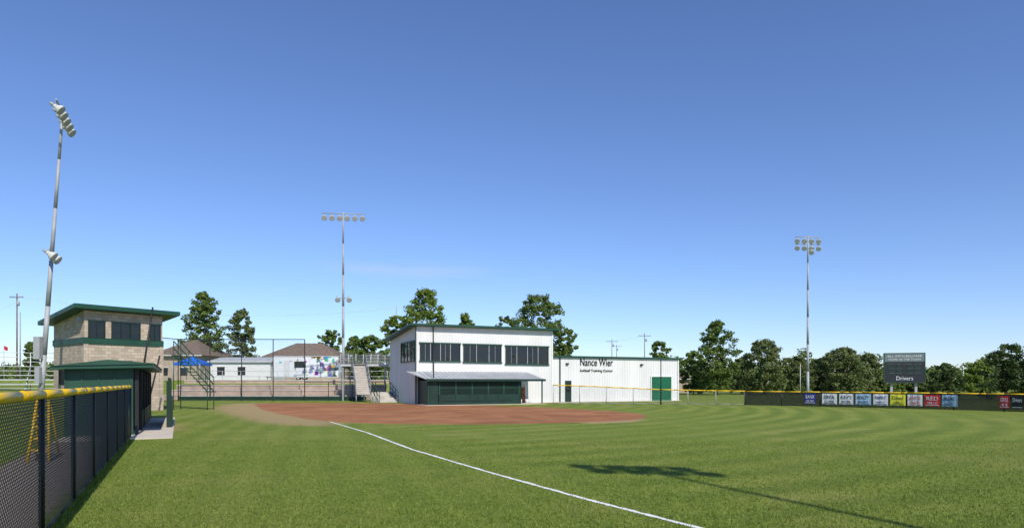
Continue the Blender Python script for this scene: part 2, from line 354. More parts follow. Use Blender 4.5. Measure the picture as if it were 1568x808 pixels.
sA,zA=fr(888,549,.2); sB,zB=fr(938,562,.2)
text('name_lettering','Nance Wier',sB-sA,.74,B,((sA+sB)/2,.18,fr(910,555,.2)[1]+.02),(math.pi/2,0,0),M['ink'],.02)
text('subtitle_lettering','Softball Training Center',sB-sA,.33,B,((sA+sB)/2,.18,fr(910,567,.2)[1]),(math.pi/2,0,0),M['dkgreen'],.02)
s0,_=fr(865,0,.25); s1,_=fr(874.5,0,.25)
boxes('entry_door',[(s0,s1,.18,.21,0,2.12)],M['dkgreen'],B); boxes('door_window',[(s0+.12,s1-.12,.165,.178,1.0,1.85)],M['glass'],B)
s0,_=fr(997,0,.25); s1,_=fr(1027,0,.25); zt=fr(1010,576.5,.25)[1]
boxes('roll_up_door',[(s0,s1,.16,.21,.02,zt)],M['doorgreen'],B)
boxes('roll_up_door_slats',[(s0,s1,.145,.158,z,z+.03) for z in np.arange(.3,zt,.3)],M['doorgreen'],B)
boxes('door_jambs',[(s0-.1,s0-.003,.13,.21,0,zt+.1),(s1+.003,s1+.1,.13,.21,0,zt+.1),(s0,s1,.13,.21,zt+.003,zt+.1)],M['whitetrim'],B)
boxes('wall_light',[(15.2,15.5,.05,.21,3.7,3.85),(24.0,24.3,.05,.21,3.7,3.85)],M['dark'],B)
# lean-to dugout
o=-3.1
a0=fr(655,0,o)[0]; a1=fr(832,0,o)[0]; w0=fr(672,0,o)[0]; w1=fr(796,0,o)[0]
hexa('lean_to_roof',[[(a0-.2,o-.3,2.17),(a1,o-.3,2.17),(a1-.1,-.06,2.86),(a0-1.1,-.06,2.86),(a0-.2,o-.3,2.23),(a1,o-.3,2.23),(a1-.1,-.06,2.92),(a0-1.1,-.06,2.92)]],M['roofmetal'],B)
hexa('roof_seams',[[(s-.02,o-.28,2.24),(s+.02,o-.28,2.24),(s+.02,-.1,2.925),(s-.02,-.1,2.925),(s-.02,o-.28,2.28),(s+.02,o-.28,2.28),(s+.02,-.1,2.965),(s-.02,-.1,2.965)] for s in np.arange(a0,a1-.2,.4)],M['roofmetal'],B)
boxes('lean_to_fascia',[(a0-.25,a1+.05,o-.4,o-.305,2.05,2.25)],M['dkgreen'],B)
boxes('dugout_half_wall',[(w0,w1,o,o+.12,0,.92)],M['dkgreen'],B)
boxes('half_wall_pad',[(q,q+1.3,o-.06,o-.003,.35,.88) for q in np.arange(w0+.1,w1-1.3,1.36)],M['dkgreen'],B)
boxes('dugout_posts',[(q-.05,q+.05,o+.02,o+.12,.0 if (q<w0+.01 or q>w1) else .923,2.15) for q in list(np.linspace(w0+.05,w1-.05,6))+[a0+.1,a1-.1]],M['green'],B)
boxes('dugout_rail',[(w0+.1,w1-.1,o+.04,o+.09,1.45,1.5)],M['green'],B)
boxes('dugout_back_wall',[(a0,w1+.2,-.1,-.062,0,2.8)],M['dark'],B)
boxes('dugout_end_walls',[(a0-.0,a0+.1,o+.13,-.11,0,2.1),(w1+.1,w1+.2,o+.13,-.11,0,2.1),(a0+.2,w0-.05,o+.03,o+.1,0,2.1)],M['dkgreen'],B)
boxes('dugout_bench',[(w0+.6,w1-.6,-1.0,-.55,.42,.48),(w0+.6,w0+.7,-.95,-.6,0,.419),(w1-.8,w1-.7,-.95,-.6,0,.419)],M['wood'],B)
polys('dugout_screen',[[(w0,o+.07,.93),(w1,o+.07,.93),(w1,o+.07,2.1),(w0,o+.07,2.1)]],M['screeng'],B,[(0,0),(9,0),(9,1.2),(0,1.2)])
boxes('equipment_shelf',[(w1+.4,w1+1.0,-1.2,-.6,.0,.9),(w1+1.15,w1+1.5,-1.0,-.5,0,1.5)],M['orange'],B)
tubes('equipment_buckets',[((w1+.55,-2.0,0),(w1+.55,-2.0,.4),.14,.17),((w1+1.3,-1.8,0),(w1+1.3,-1.8,.4),.14,.17)],M['vinylw'],B)
tubes('equipment_rakes',[((w1+.8,-.8,0),(w1+.9,-.3,1.9),.02,.02),((w1+1.7,-.9,0),(w1+1.6,-.3,1.8),.02,.02)],M['wood'],B)
boxes('dugout_floor',[(a0-.3,a1+.1,o-.6,-.065,-.05,.03)],M['slabconc'],B)
boxes('foundation_strip',[(a1+.3,RX,-.35,.2,-.05,.03)],M['slabconc'],B)
# deck and stairs left of building
Dk=empty('viewing_deck')
dz=3.85
boxes('deck_floor',[(-18.0,-13.2,68.6,72.0,dz-.2,dz)],M['alum'],Dk)
boxes('deck_legs',[(a-.06,a+.06,c-.06,c+.06,0,dz-.2) for a in(-17.8,-15.6,-13.4) for c in(68.8,71.8)],M['galv'],Dk)
rl=[]
for a in np.arange(-18,-13.1,.8): rl.append(((a,68.6,dz),(a,68.6,dz+1.1),.025,.025)); rl.append(((a,72,dz),(a,72,dz+1.1),.025,.025))
for z in np.arange(.15,1.15,.16):
    rl.append(((-18,68.6,dz+z),(-16.7,68.6,dz+z),.014,.014)); rl.append(((-15.4,68.6,dz+z),(-13.2,68.6,dz+z),.014,.014)); rl.append(((-18,72,dz+z),(-13.2,72,dz+z),.014,.014)); rl.append(((-18,68.6,dz+z),(-18,72,dz+z),.014,.014))
tubes('deck_railing',rl,M['alum'],Dk,6)
st=[];rl=[];n=17
for i in range(n):
    t=i/(n-1); X=-16.05+t*1.3; Y=68.5-t*4.3*.85; z=dz-.15-t*(dz-.95); st.append((X-.7,X+.7,Y-.16,Y+.14,z-.05,z)); st.append((X-.7,X+.7,Y+.10,Y+.139,z,z+.12))
boxes('stair_treads',st,M['conc'],Dk)
for sx in(-.72,.72):
    a=(-16.05+sx,68.5,dz-.2);c=(-14.75+sx,64.85,.75)
    rl.append((a,c,.05,.05)); rl.append(((a[0],a[1],a[2]+1.1),(c[0],c[1],c[2]+1.1),.03,.03)); rl.append(((a[0],a[1],a[2]+.6),(c[0],c[1],c[2]+.6),.02,.02))
    for t in np.linspace(0,1,6): p=[a[k]+(c[k]-a[k])*t for k in range(3)]; rl.append((p,(p[0],p[1],p[2]+1.1),.025,.025))
    rl.append((c,(c[0],c[1],0),.05,.05))
tubes('stair_stringers_and_rails',rl,M['galv'],Dk,6)
S=empty('concrete_steps'); st=[]
for i in range(6): st.append((-13.9+.22*i,-12.2+.22*i,64.6-.36*i,67.6,.0+.003*i,.98-.165*i-.002*i))
boxes('steps',st[:],M['conc'],S)
rl=[]
for sx in(-13.9,-12.1):
    a=(sx,64.9,1.0);c=(sx+1.2,62.6,.05)
    for z in(.95,.5): rl.append(((a[0],a[1],a[2]+z),(c[0],c[1],c[2]+z),.035,.035))
    for t in np.linspace(0,1,4): p=[a[k]+(c[k]-a[k])*t for k in range(3)]; rl.append((p,(p[0],p[1],p[2]+.95),.03,.03))
tubes('handrails',rl,M['green'],S,6)
# ---------------- terraces behind backstop
T=empty('concrete_terraces')
yy=[70.6,72.3,74.0,75.7]; zz=[.55,1.12,1.68,2.25]
boxes('terrace_walls',[(-38,-14.3,yy[i],(yy[i+1]-.003) if i<3 else 79,-.2,zz[i]-.12) for i in range(4)],M['tanconc'],T)
boxes('terrace_caps',[(-38,-14.28,yy[i]-.05,(yy[i+1]-.06) if i<3 else 79.1,zz[i]-.117,zz[i]) for i in range(4)],M['conc'],T)
Rg=empty('terrace_railing'); rl=[]
for a in np.arange(-37,-14.6,2.2): rl.append(((a,78.5,2.2),(a,78.5,3.3),.03,.03))
for z in(2.65,3.3): rl.append(((-37,78.5,z),(-14.8,78.5,z),.025,.025))
tubes('rails',rl,M['alum'],Rg,6)
ang=math.atan2(.891,-.454)
LS=empty('seating_terraces',(fx(12),12,0),ang)
boxes('terrace_walls',[(0,12,3.9+.9*i,4.8+.9*i-.003 if i<2 else 8,-.2,.42*(i+1)-.07) for i in range(3)],M['tanconc'],LS)
boxes('terrace_caps',[(0,12.02,3.87+.9*i,4.8+.9*i-.035 if i<2 else 8,.42*(i+1)-.067,.42*(i+1)) for i in range(3)],M['conc'],LS)
YL=empty('yellow_step_ladder',(P(58,0,16)[0],16,0),.4)
tubes('ladder_rails',[((-.22,0,0),(-.12,.45,1.5),.03,.03),((.22,0,0),(.12,.45,1.5),.03,.03),((-.25,.95,0),(-.12,.5,1.48),.025,.025),((.25,.95,0),(.12,.5,1.48),.025,.025)],M['yellow'],YL)
boxes('ladder_steps',[(-.2+.017*i,.2-.017*i,.09*i+.03,.09*i+.15,.28*i-.02,.28*i+.02) for i in range(1,6)],M['yellow'],YL)
# ---------------- left dugout
DG=empty('green_dugout',(-13.75,24.0,0),ang)
boxes('walls',[(0,.15,.15,2.25,-.1,2.45),(.15,12.5,2.1,2.25,-.1,2.35),(12.35,12.5,.1,2.09,-.1,2.45)],M['green'],DG)
boxes('wall_battens',[(-.03,0,y_,y_+.05,0,2.44) for y_ in np.arange(.2,2.25,.5)],M['green'],DG)
hexa('roof',[[(-.45,-.5,2.49),(12.9,-.5,2.49),(12.9,2.6,2.40),(-.45,2.6,2.40),(-.45,-.5,2.62),(12.9,-.5,2.62),(12.9,2.6,2.5),(-.45,2.6,2.5)]],M['greenroof'],DG)
hexa('roof_sheet',[[(-.5,-.55,2.625),(12.95,-.55,2.625),(12.95,2.65,2.505),(-.5,2.65,2.505),(-.5,-.55,2.65),(12.95,-.55,2.65),(12.95,.9,2.76),(-.5,.9,2.76)]],M['green'],DG)
boxes('front_posts',[(q-.06,q+.06,-.02,.1,0,2.46) for q in(.1,2.5,5,7.5,10,12.4)],M['black'],DG)
boxes('front_half_wall',[(2.6,12.3,0,.09,0,.8)],M['dkgreen'],DG)
boxes('bench',[(1,11.5,1.5,1.95,.42,.48),(1.2,1.3,1.55,1.9,0,.419),(6,6.1,1.55,1.9,0,.419),(11.2,11.3,1.55,1.9,0,.419)],M['wood'],DG)
boxes('concrete_slab',[(-1.9,12.6,-1.15,2.3,-.05,.035)],M['slabconc'],DG)
polys('front_screen',[[(2.5,.04,.8),(12.4,.04,.8),(12.4,.04,2.4),(2.5,.04,2.4)]],M['chain'],DG,[(0,0),(9.9,0),(9.9,1.6),(0,1.6)])
GP=empty('protective_screen_panel',(-14.65,27.9,0),ang)
boxes('frame',[(0,.1,-.05,.05,0,2.15),(4.4,4.5,-.05,.05,0,2.15),(.1,4.4,-.04,.04,2.05,2.14),(.1,4.4,-.04,.04,.05,.14)],M['dkgreen'],GP)
boxes('padding',[(.02,4.48,-.11,-.052,.15,1.3),(.0-.04,-.003,-.10,.10,.05,2.0)],M['dkgreen'],GP)
polys('netting',[[(.1,0,.14),(4.4,0,.14),(4.4,0,2.05),(.1,0,2.05)]],M['chain'],GP,[(0,0),(4.3,0),(4.3,1.9),(0,1.9)])
# ---------------- press box
pa=math.atan2(1.3,1); PBO=(-27.5,42.0); PB=empty('block_press_box_building',(PBO[0],PBO[1],0),pa)
u=(math.cos(pa),math.sin(pa)); WX=4.85;WY=5.4
hexa('walls',[[(0,0,-.3),(WX,0,-.3),(WX,WY,-.3),(0,WY,-.3),(0,0,6.62),(WX,0,6.62),(WX,WY,5.92),(0,WY,5.92)]],M['block'],PB)
def pf(px,py): return on_plane(px,py,PBO,u)
zb0,zb1=pf(132,526)[1],pf(132,516)[1]
boxes('green_band',[(-.06,WX+.06,-.06,-.003,zb0,zb1),(-.06,-.003,0,WY+.06,zb0,zb1)],M['green'],PB)
hexa('roof',[[(-.8,-.7,6.65),(WX+.9,-.7,6.65),(WX+.9,WY+.5,5.87),(-.8,WY+.5,5.87),(-.8,-.7,6.92),(WX+.9,-.7,6.92),(WX+.9,WY+.5,6.14),(-.8,WY+.5,6.14)]],M['greenroof'],PB)
boxes('corner_piers',[(-.05,.22,-.05,-.004,0,zb0-.003),(WX-.22,WX+.05,-.05,-.004,0,zb0-.003)],M['block'],PB)
wf=[];gl_=[]
for a,c,t,bt,n in((135.5,160,487,514,2),(171,214,489,516,3),(229,245,494,519,2)):
    s0=pf(a,0)[0];s1=pf(c,0)[0];z1=5.95;z0=4.85
    for i in range(n):
        q0=s0+(s1-s0)*i/n;q1=s0+(s1-s0)*(i+1)/n; tl=rs0.uniform(-.012,.012); gl_.append([(q0,-.02+tl,z0),(q1,-.02-tl,z0),(q1,-.02-tl,z1),(q0,-.02+tl,z1)])
    for q in(z0,z1): wf.append((s0-.04,s1+.04,-.07,-.003,q-.04,q+.04))
    for i in range(n+1): q=s0+(s1-s0)*i/n; wf.append((q-.03,q+.03,-.066,-.004,z0+.041,z1-.041))
gl_.append([(2.2,-.02,2.6),(2.9,-.02,2.6),(2.9,-.02,3.4),(2.2,-.02,3.4)])
polys('window_glass',gl_,M['glass'],PB); boxes('window_frames',wf,M['dkgreen'],PB); boxes('side_louver',[(-.04,-.004,3.4,4.4,1.8,2.9)],M['dark'],PB)
boxes('wall_light',[(-.25,-.01,.3,.6,5.9,6.15)],M['galv'],PB)
ST=empty('green_staircase'); st=[];rl=[]
for i in range(12):
    t=i/11; X=-24.2+.0+t*2.6; Y=47.2-t*.4; z=3.9-t*2.6; st.append((X-.15,X+.15,Y-.5,Y+.5,z-.05,z))
boxes('treads',st,M['green'],ST)
for dy_ in(-.5,.5):
    a=(-24.2,47.2+dy_,3.9);c=(-21.6,46.8+dy_,1.3)
    for z in(0,.5,1.0): rl.append(((a[0],a[1],a[2]+z),(c[0],c[1],c[2]+z),.04,.04))
    for t in np.linspace(0,1,5): p=[a[k]+(c[k]-a[k])*t for k in range(3)]; rl.append(((p[0],p[1],0 if t in(0,1) else p[2]),(p[0],p[1],p[2]+1.0),.03,.03))
tubes('railing',rl,M['green'],ST,6)
# ---------------- lights
def lampset(prof_parent,heads,aim):
    hs=[];gl=[];br=[]
    aim=Vector(aim).normalized()
    for p in heads:
        p=Vector(p)
        hs.append((p-aim*.18,p-aim*.02,.10,.15)); hs.append((p-aim*.02,p+aim*.20,.15,.29)); hs.append((p+aim*.20,p+aim*.32,.29,.30))
        gl.append((p+aim*.321,p+aim*.34,.28,.26)); br.append((p-aim*.1,p+Vector((0,0,.42)),.035,.035)); br.append((p-aim*.42,p-aim*.18,.09,.10))
    tubes('lamp_heads',hs,M['lamp'],prof_parent,14); tubes('lamp_lenses',gl,M['lampglass'],prof_parent,14); tubes('lamp_brackets',br,M['galv'],prof_parent,8)
def lightpole(X,Y,Ht,armdir,rows,n,sp,aim,base=None,low=None,z0=0,box=False,rg=.85,pr=1.0):
    e=empty('floodlight_pole'); bx,by=base or (X,Y)
    segs=[]; K=6
    for i in range(K):
        t0,t1=i/K,(i+1)/K; f=lambda t:(bx+(X-bx)*t,by+(Y-by)*t,z0+(Ht-z0)*t)
        segs.append((f(t0),f(t1),(.17-.10*t0)*pr,(.17-.10*t1)*pr))
    segs.append(((bx,by,z0),(bx,by,z0+.3),.30,.26))
    tubes('pole',segs,M['galv'],e,14)
    a=Vector((*armdir,0)).normalized(); arms=[];heads=[]
    for r in range(rows):
        z=Ht-.15-r*rg; c=Vector((X,Y,z)); hw=sp*(n-1)/2+.2
        arms.append((c-a*hw,c+a*hw,.05,.05))
        for i in range(n): heads.append(c+a*(sp*(i-(n-1)/2))-Vector((0,0,.42)))
    if low:
        for zl,off in low:
            t=(zl-z0)/(Ht-z0); c=Vector((bx+(X-bx)*t,by+(Y-by)*t,zl)); arms.append((c,c+a*off,.05,.05)); heads.append(c+a*off-Vector((0,0,.1)))
    tubes('crossarms',arms,M['galv'],e,8); lampset(e,heads,aim)
    if box:
        boxes('control_boxes',[(bx-.1,bx+.3,by-.5,by-.2,z0+2.8,z0+4.2),(bx-.05,bx+.25,by-.45,by-.2,z0+1.3,z0+2.3)],M['galv'],e)
    return e
lightpole(-28.2,41,19.0,(-2.0,4.1),1,5,1.0,(.75,.2,-.55),base=(-29.75,41.2),low=[(10.0,-.7),(10.0,.7)],z0=.6,box=True)
lightpole(P(525.5,0,70)[0],70,P(0,325,70)[2],(1,.1),1,6,.80,(.3,-.8,-.5),low=[(P(0,456,70)[2],-.6),(P(0,456,70)[2],.6)])
lightpole(P(1237,0,78)[0],78,P(0,361,78)[2],(1,.12),2,4,.90,(-.3,-.8,-.5),low=[(P(0,384,78)[2],.45)])
SUN_EL=42.0; sd=Vector((-.407,.913,0)).normalized(); Hn=18.5
sh=Vector((2.62,15.1,0)); bb=sh-sd*(Hn/math.tan(math.radians(SUN_EL)))
lightpole(bb.x,bb.y,Hn+.3,(1,-.22),2,4,.74,(-.3,.8,-.5),rg=.8,pr=.8)
# ---------------- scoreboard
SB=empty('scoreboard',(P(1384.5,0,60)[0],60,0),-.3)
zt=P(0,541,60)[2];zb=P(0,585,60)[2]; hw=1.62
boxes('cabinet',[(-hw,hw,-.12,.12,zb,zt-.75)],M['ink'],SB); boxes('header_panel',[(-hw,hw,-.12,.12,zt-.745,zt)],M['sbpanel'],SB)
boxes('green_frame',[(-hw-.06,-hw-.003,-.14,.13,zb-.06,zt+.06),(hw+.003,hw+.06,-.14,.13,zb-.06,zt+.06),(-hw,hw,-.14,.13,zt+.003,zt+.06),(-hw,hw,-.14,.13,zb-.06,zb-.003)],M['green'],SB)
boxes('posts',[(-1.1,-.9,.13,.33,-.1,zt-.3),(.9,1.1,.13,.33,-.1,zt-.3)],M['galv'],SB)
boxes('digit_windows',[(a,a+.42,-.14,-.123,z,z+.26) for z in(zb+1.28,zb+.88) for a in(-1.25,-.65,.25,.85)],M['dkgreen'],SB)
boxes('digit_trim',[(a-.03,a+.45,-.135,-.123,z-.03,z-.003) for z in(zb+1.28,zb+.88) for a in(-1.25,-.65,.25,.85)],M['sbpanel'],SB)
text('header_text','BILL SMITH BALLPARK',2.8,.20,SB,(0,-.13,zt-.25),(math.pi/2,0,0),M['vinylw'])
text('header_text_b','HOME OF THE TIGERS',2.6,.17,SB,(0,-.13,zt-.55),(math.pi/2,0,0),M['vinylw'])
text('label_text','GUEST  BALL STRIKE  HOME',2.8,.10,SB,(0,-.13,zb+1.68),(math.pi/2,0,0),M['sbpanel'])
text('sponsor_text','Drivers',1.35,.36,SB,(0,-.13,zb+.36),(math.pi/2,0,0),M['vinylw'])
# ---------------- banners
def hit(px):
    k=(px-CX)/F
    for i in range(len(OF)-1):
        (ax,ay),(bx,by)=OF[i],OF[i+1]; den=(bx-ax)-k*(by-ay); t=(k*ay-ax)/den
        if 0<=t<1: return ax+(bx-ax)*t,ay+(by-ay)*t
rows=[(1232,1250,'navy','vinylw',['BANK','AND TRUST']),(1259.5,1282,'vinylw','ink',['DENTAL','CARE']),(1285.5,1307,'vinylw','ink',["KEV'S",'MATTERS']),(1310.5,1334,'ltblue','ink',['REALTY','580-555-0110']),(1337.5,1360,'vinylw','navy',['PHARMACY','MAIN ST']),
(1363.5,1387,'ylw','dkgreen',['Diner','GRILL']),(1390.5,1413,'vinylw','red',['AUTO','PARTS']),(1416.5,1440,'red','vinylw',['RED','TIRE CO']),(1443,1467,'ltblue','ink',['INSURANCE','AGENCY']),(1531,1547,'red','vinylw',['GRILL','42']),(1549.5,1568,'black','vinylw',['Drivers',''])]
for a,c,bg,fg,tx in rows:
    pa_=hit(a); pc=hit(c) or hit(c-2); dv=Vector((pc[0]-pa_[0],pc[1]-pa_[1])); ln=dv.length; an=math.atan2(dv.y,dv.x)
    e=empty('banner_sign',((pa_[0]+pc[0])/2,(pa_[1]+pc[1])/2,0),an)
    nseg=8; vs=[];fs=[]
    for i in range(nseg+1):
        q=-ln/2+ln*i/nseg; wob=-.075-.012*math.sin(i*1.9+a); vs+=[(q,wob,.24+.012*math.sin(i*1.3)),(q,wob,1.06)]
        if i: k=2*i; fs.append((k-2,k,k+1,k-1))
    mesh('vinyl_sheet',vs,fs,M[bg],e)
    text('line_a',tx[0],ln*.75,.27,e,(0,-.1,.78),(math.pi/2,0,0),M[fg],.004)
    if tx[1]: text('line_b',tx[1],ln*.66,.16,e,(0,-.1,.46),(math.pi/2,0,0),M[fg],.004)
    boxes('printed_stripe',[(-ln*.42,ln*.42,-.1,-.092,.30,.335)],M[fg],e)
# ---------------- houses, trailer, tent
def house(name,x0,x1,y0,y1,z0,wh,rh,wallm,roofm,ov=.6,hip=3.5):
    e=empty(name); boxes('walls',[(x0,x1,y0,y1,z0,z0+wh)],wallm,e)
    a,b_,c,d=(x0-ov,y0-ov),(x1+ov,y0-ov),(x1+ov,y1+ov),(x0-ov,y1+ov); z=z0+wh+.003; ym=(y0+y1)/2
    r0=(x0-ov+hip,ym,z+rh); r1=(x1+ov-hip,ym,z+rh); q=lambda p:(p[0],p[1],z)
    polys('roof',[[q(a),q(b_),r1,r0],[q(b_),q(c),r1],[q(c),q(d),r0,r1],[q(d),q(a),r0],[q(d),q(c),q(b_),q(a)]],roofm,e)
    n=int((x1-x0)/3)
    boxes('windows',[(x0+1+3*i,x0+2.1+3*i,y0-.04,y0-.003,z0+.9,z0+2.1) for i in range(n)],M['glass'],e)
    boxes('window_trim',[(x0+.9+3*i,x0+2.2+3*i,y0-.06,y0-.003,z0+2.103,z0+2.2) for i in range(n)],M['whitetrim'],e)
    boxes('gutter',[(x0-ov,x1+ov,y0-ov-.08,y0-ov-.003,z-.12,z)],M['whitetrim'],e)
    return e
house('brick_house',P(392,0,112)[0],P(522,0,112)[0],112,124,2.1,3.6,3.3,M['beige'],M['shingle'],hip=5.5)
house('brick_house',P(236,0,100)[0],P(306,0,100)[0],100,112,2.1,4.0,2.9,M['beige'],M['shingle'],hip=4)
house('white_field_house',P(322,0,95)[0],P(414,0,95)[0],95,101,2.1,2.9,.7,M['whitetrim'],M['roofmetal'],ov=.3,hip=.5)
house('brick_house',P(1010,0,120)[0],P(1056,0,120)[0],120,128,0,2.6,1.8,M['beige'],M['shingle'])
TR=empty('enclosed_trailer',(P(417,0,86)[0],86,2.2),0); TL=(518-417)*.086
hexa('body',[[(0,0,.45),(TL,0,.45),(TL,2.5,.45),(0,2.5,.45),(.15,.03,3.15),(TL,.03,3.15),(TL,2.47,3.15),(.15,2.47,3.15)]],M['wrap'],TR)
boxes('roof_trim',[(.1,TL+.05,-.03,2.53,3.153,3.23),(0,TL,-.04,-.003,.4,.5)],M['alum'],TR)
boxes('doors',[(1.5,2.3,-.03,-.003,.6,2.6),(4.9,5.0,-.03,-.003,.6,3.0)],M['vinylw'],TR); boxes('awning_window',[(2.9,4.4,-.035,-.003,1.7,2.5)],M['ink'],TR)
tubes('wheels',[((q,.02,.36),(q,.26,.36),.36,.36) for q in(3.4,4.25)],M['rubber'],TR,18); tubes('hubs',[((q,-.01,.36),(q,.03,.36),.18,.18) for q in(3.4,4.25)],M['alum'],TR,14)
boxes('fenders',[(2.95,4.7,-.06,-.003,.74,.82)],M['alum'],TR); tubes('hitch',[((0,1.25,.5),(-1.3,1.25,.45),.06,.05),((-1.1,1.25,.45),(-1.1,1.25,0),.04,.04)],M['black'],TR)
CT=empty('blue_canopy_tent',(P(295.5,0,84)[0],84,2.2)); q=1.7
tubes('legs',[((a,c,0),(a,c,2.15),.03,.03) for a in(-q,q) for c in(-q,q)],M['alum'],CT)
polys('canopy',[[(-q,-q,2.15),(q,-q,2.15),(0,0,3.05)],[(q,-q,2.15),(q,q,2.15),(0,0,3.05)],[(q,q,2.15),(-q,q,2.15),(0,0,3.05)],[(-q,q,2.15),(-q,-q,2.15),(0,0,3.05)]],M['blue'],CT)
boxes('valance',[(-q,q,-q-.02,-q-.003,1.9,2.16),(-q,q,q+.003,q+.02,1.9,2.16),(q+.003,q+.02,-q,q,1.9,2.16),(-q-.02,-q-.003,-q,q,1.9,2.16)],M['blue'],CT)
# left aluminium bleachers
BL=empty('aluminium_bleachers',(P(12,0,48)[0],48,h1(P(12,0,48)[0],48)),.5)
bx_=[];rl=[]
for i in range(5):
    bx_.append((-3,3,.6*i,.6*i+.28,.42+.35*i,.46+.35*i)); bx_.append((-3,3,.6*i-.35,.6*i-.03,.15+.33*i,.18+.33*i))
boxes('seats',bx_,M['alum'],BL)
for a in(-2.9,-1,1,2.9):
    rl+=[((a,0,0),(a,2.6,1.85),.035,.035),((a,2.6,0),(a,2.6,2.9),.035,.035),((a,1.3,0),(a,1.3,.95),.03,.03),((a,0,0),(a,2.6,0),.03,.03)]
for z in(2.2,2.55,2.9): rl.append(((-2.9,2.6,z),(2.9,2.6,z),.025,.025))
for a in(-2.95,2.95):
    for z in(.5,1.0): rl.append(((a,0,z+.4),(a,2.6,z+1.9),.025,.025))
    for t in np.linspace(0,2.6,5): rl.append(((a,t,.4+t*.57),(a,t,1.4+t*.57),.02,.02))
tubes('frame_and_rails',rl,M['alum'],BL,6)
FP=empty('flagpole',(P(6,0,80)[0],80,1.5)); tubes('pole',[((0,0,0),(0,0,5.0),.04,.03)],M['galv'],FP)
polys('flag',[[(0,0,4.5),(.3,.03,4.3),(.5,-.02,4.35),(.5,-.02,4.75),(.3,.03,4.8),(0,0,4.95)]],M['red'],FP)
FP=empty('flagpole',(P(1225.5,0,82)[0],82,0)); tubes('pole',[((0,0,0),(0,0,4.2),.05,.035)],M['alum'],FP); tubes('truck',[((0,0,4.2),(0,0,4.32),.06,.03)],M['yellow'],FP)
# utility poles
def upole(px,top,d,arm=True,r=.14,z0=None,m='wood',w=1.1):
    X=P(px,0,d)[0]; zt_=P(0,top,d)[2]; zb_=h1(X,d) if z0 is None else z0
    e=empty('utility_pole'); tubes('pole',[((X,d,zb_),(X,d,zt_),r,r*.65)],M[m],e,10)
    if arm:
        boxes('crossarms',[(X-w,X+w,d-.18,d-.08,zt_-.7,zt_-.58)],M['wood'],e); tubes('insulators',[((X+q_,d-.13,zt_-.58),(X+q_,d-.13,zt_-.38),.06,.04) for q_ in(-w+.1,-w/2,w/2,w-.1)],M['galv'],e,8)
        tubes('transformer',[((X+.35,d-.2,zt_-2.0),(X+.35,d-.2,zt_-1.3),.2,.2)],M['galv'],e)
    return (X,d,zt_-.4)
u1=upole(26,449,105); upole(31,478,95,False,.11,m='galv')
u2=upole(607,468,120,False,.13,m='galv'); u3=upole(937,519,180,w=1.6); u4=upole(987,510,160,w=1.5); upole(944,527,210,w=1.6)
upole(331,475,150,False,.1)
def wire(a,c,sag): 
    return [((a[0]+(c[0]-a[0])*i/24,a[1]+(c[1]-a[1])*i/24,a[2]+(c[2]-a[2])*i/24-4*sag*(i/24)*(1-i/24)),(a[0]+(c[0]-a[0])*(i+1)/24,a[1]+(c[1]-a[1])*(i+1)/24,a[2]+(c[2]-a[2])*(i+1)/24-4*sag*((i+1)/24)*(1-(i+1)/24)),.015,.015) for i in range(24)]
W_=[]
far=(P(-160,0,90)[0],90,P(0,515,90)[2])
for dx_ in(-.9,.9): W_+=wire((u1[0]+dx_,u1[1],u1[2]),(u2[0]+dx_,u2[1],u2[2]),2.2)
W_+=wire((u1[0],u1[1],u1[2]-1),far,1.0)+wire((u2[0],u2[1],u2[2]),(u3[0],u3[1],u3[2]),1.5)+wire(u3,u4,.4)
tubes('power_lines',W_,M['alum'],None,4)
# ---------------- trees
def leafmat(name,c0,c1):
    m,nt,N,L,b=newmat(name)
    at=N.new('ShaderNodeAttribute'); at.attribute_name='tone'; 
    cr=N.new('ShaderNodeValToRGB'); L.new(at.outputs['Fac'],cr.inputs[0]); cr.color_ramp.elements[0].color=(*c0,1); cr.color_ramp.elements[1].color=(*c1,1)
    L.new(cr.outputs[0],b.inputs['Base Color']); b.inputs['Roughness'].default_value=.6; b.inputs['Specular IOR Level'].default_value=.2
    tr=N.new('ShaderNodeBsdfTranslucent'); L.new(cr.outputs[0],tr.inputs[0]); mx=N.new('ShaderNodeMixShader'); mx.inputs[0].default_value=.3
    L.new(b.outputs[0],mx.inputs[1]); L.new(tr.outputs[0],mx.inputs[2]); L.new(mx.outputs[0],N['Material Output'].inputs[0]); return m
LM={'mid':leafmat('leaves_mid',(.07,.12,.022),(.20,.27,.065)),'light':leafmat('leaves_light',(.10,.16,.022),(.26,.34,.065)),'dark':leafmat('leaves_dark',(.035,.062,.018),(.11,.155,.042)),'olive':leafmat('leaves_olive',(.075,.11,.032),(.21,.25,.085)),'blade':leafmat('grass_blade',(.09,.15,.012),(.30,.36,.07))}
def leaves(centers,rad,nper,size,rs):
    n=len(centers)*nper; c=np.repeat(centers,nper,0); r=np.repeat(rad,nper)
    d=rs.normal(size=(n,3)); d/=np.linalg.norm(d,axis=1)[:,None]; rr=rs.random(n)**.45
    p=c+d*(r*rr)[:,None]*np.array([1.1,1.1,.75])
    nrm=d+rs.normal(size=(n,3))*.55+np.array([0,0,.35]); nrm/=np.linalg.norm(nrm,axis=1)[:,None]
    a=np.cross(nrm,rs.normal(size=(n,3))); a/=np.linalg.norm(a,axis=1)[:,None]; b2=np.cross(nrm,a)
    s=size*(.6+.8*rs.random(n))[:,None]
    v=np.stack([p-a*s,p-b2*s*.62,p+a*s,p+b2*s*.62],1).reshape(-1,3)
    tone=np.clip(np.repeat(rs.random(len(centers)),nper)*.55+.45*rs.random(n),0,1)
    return v,tone
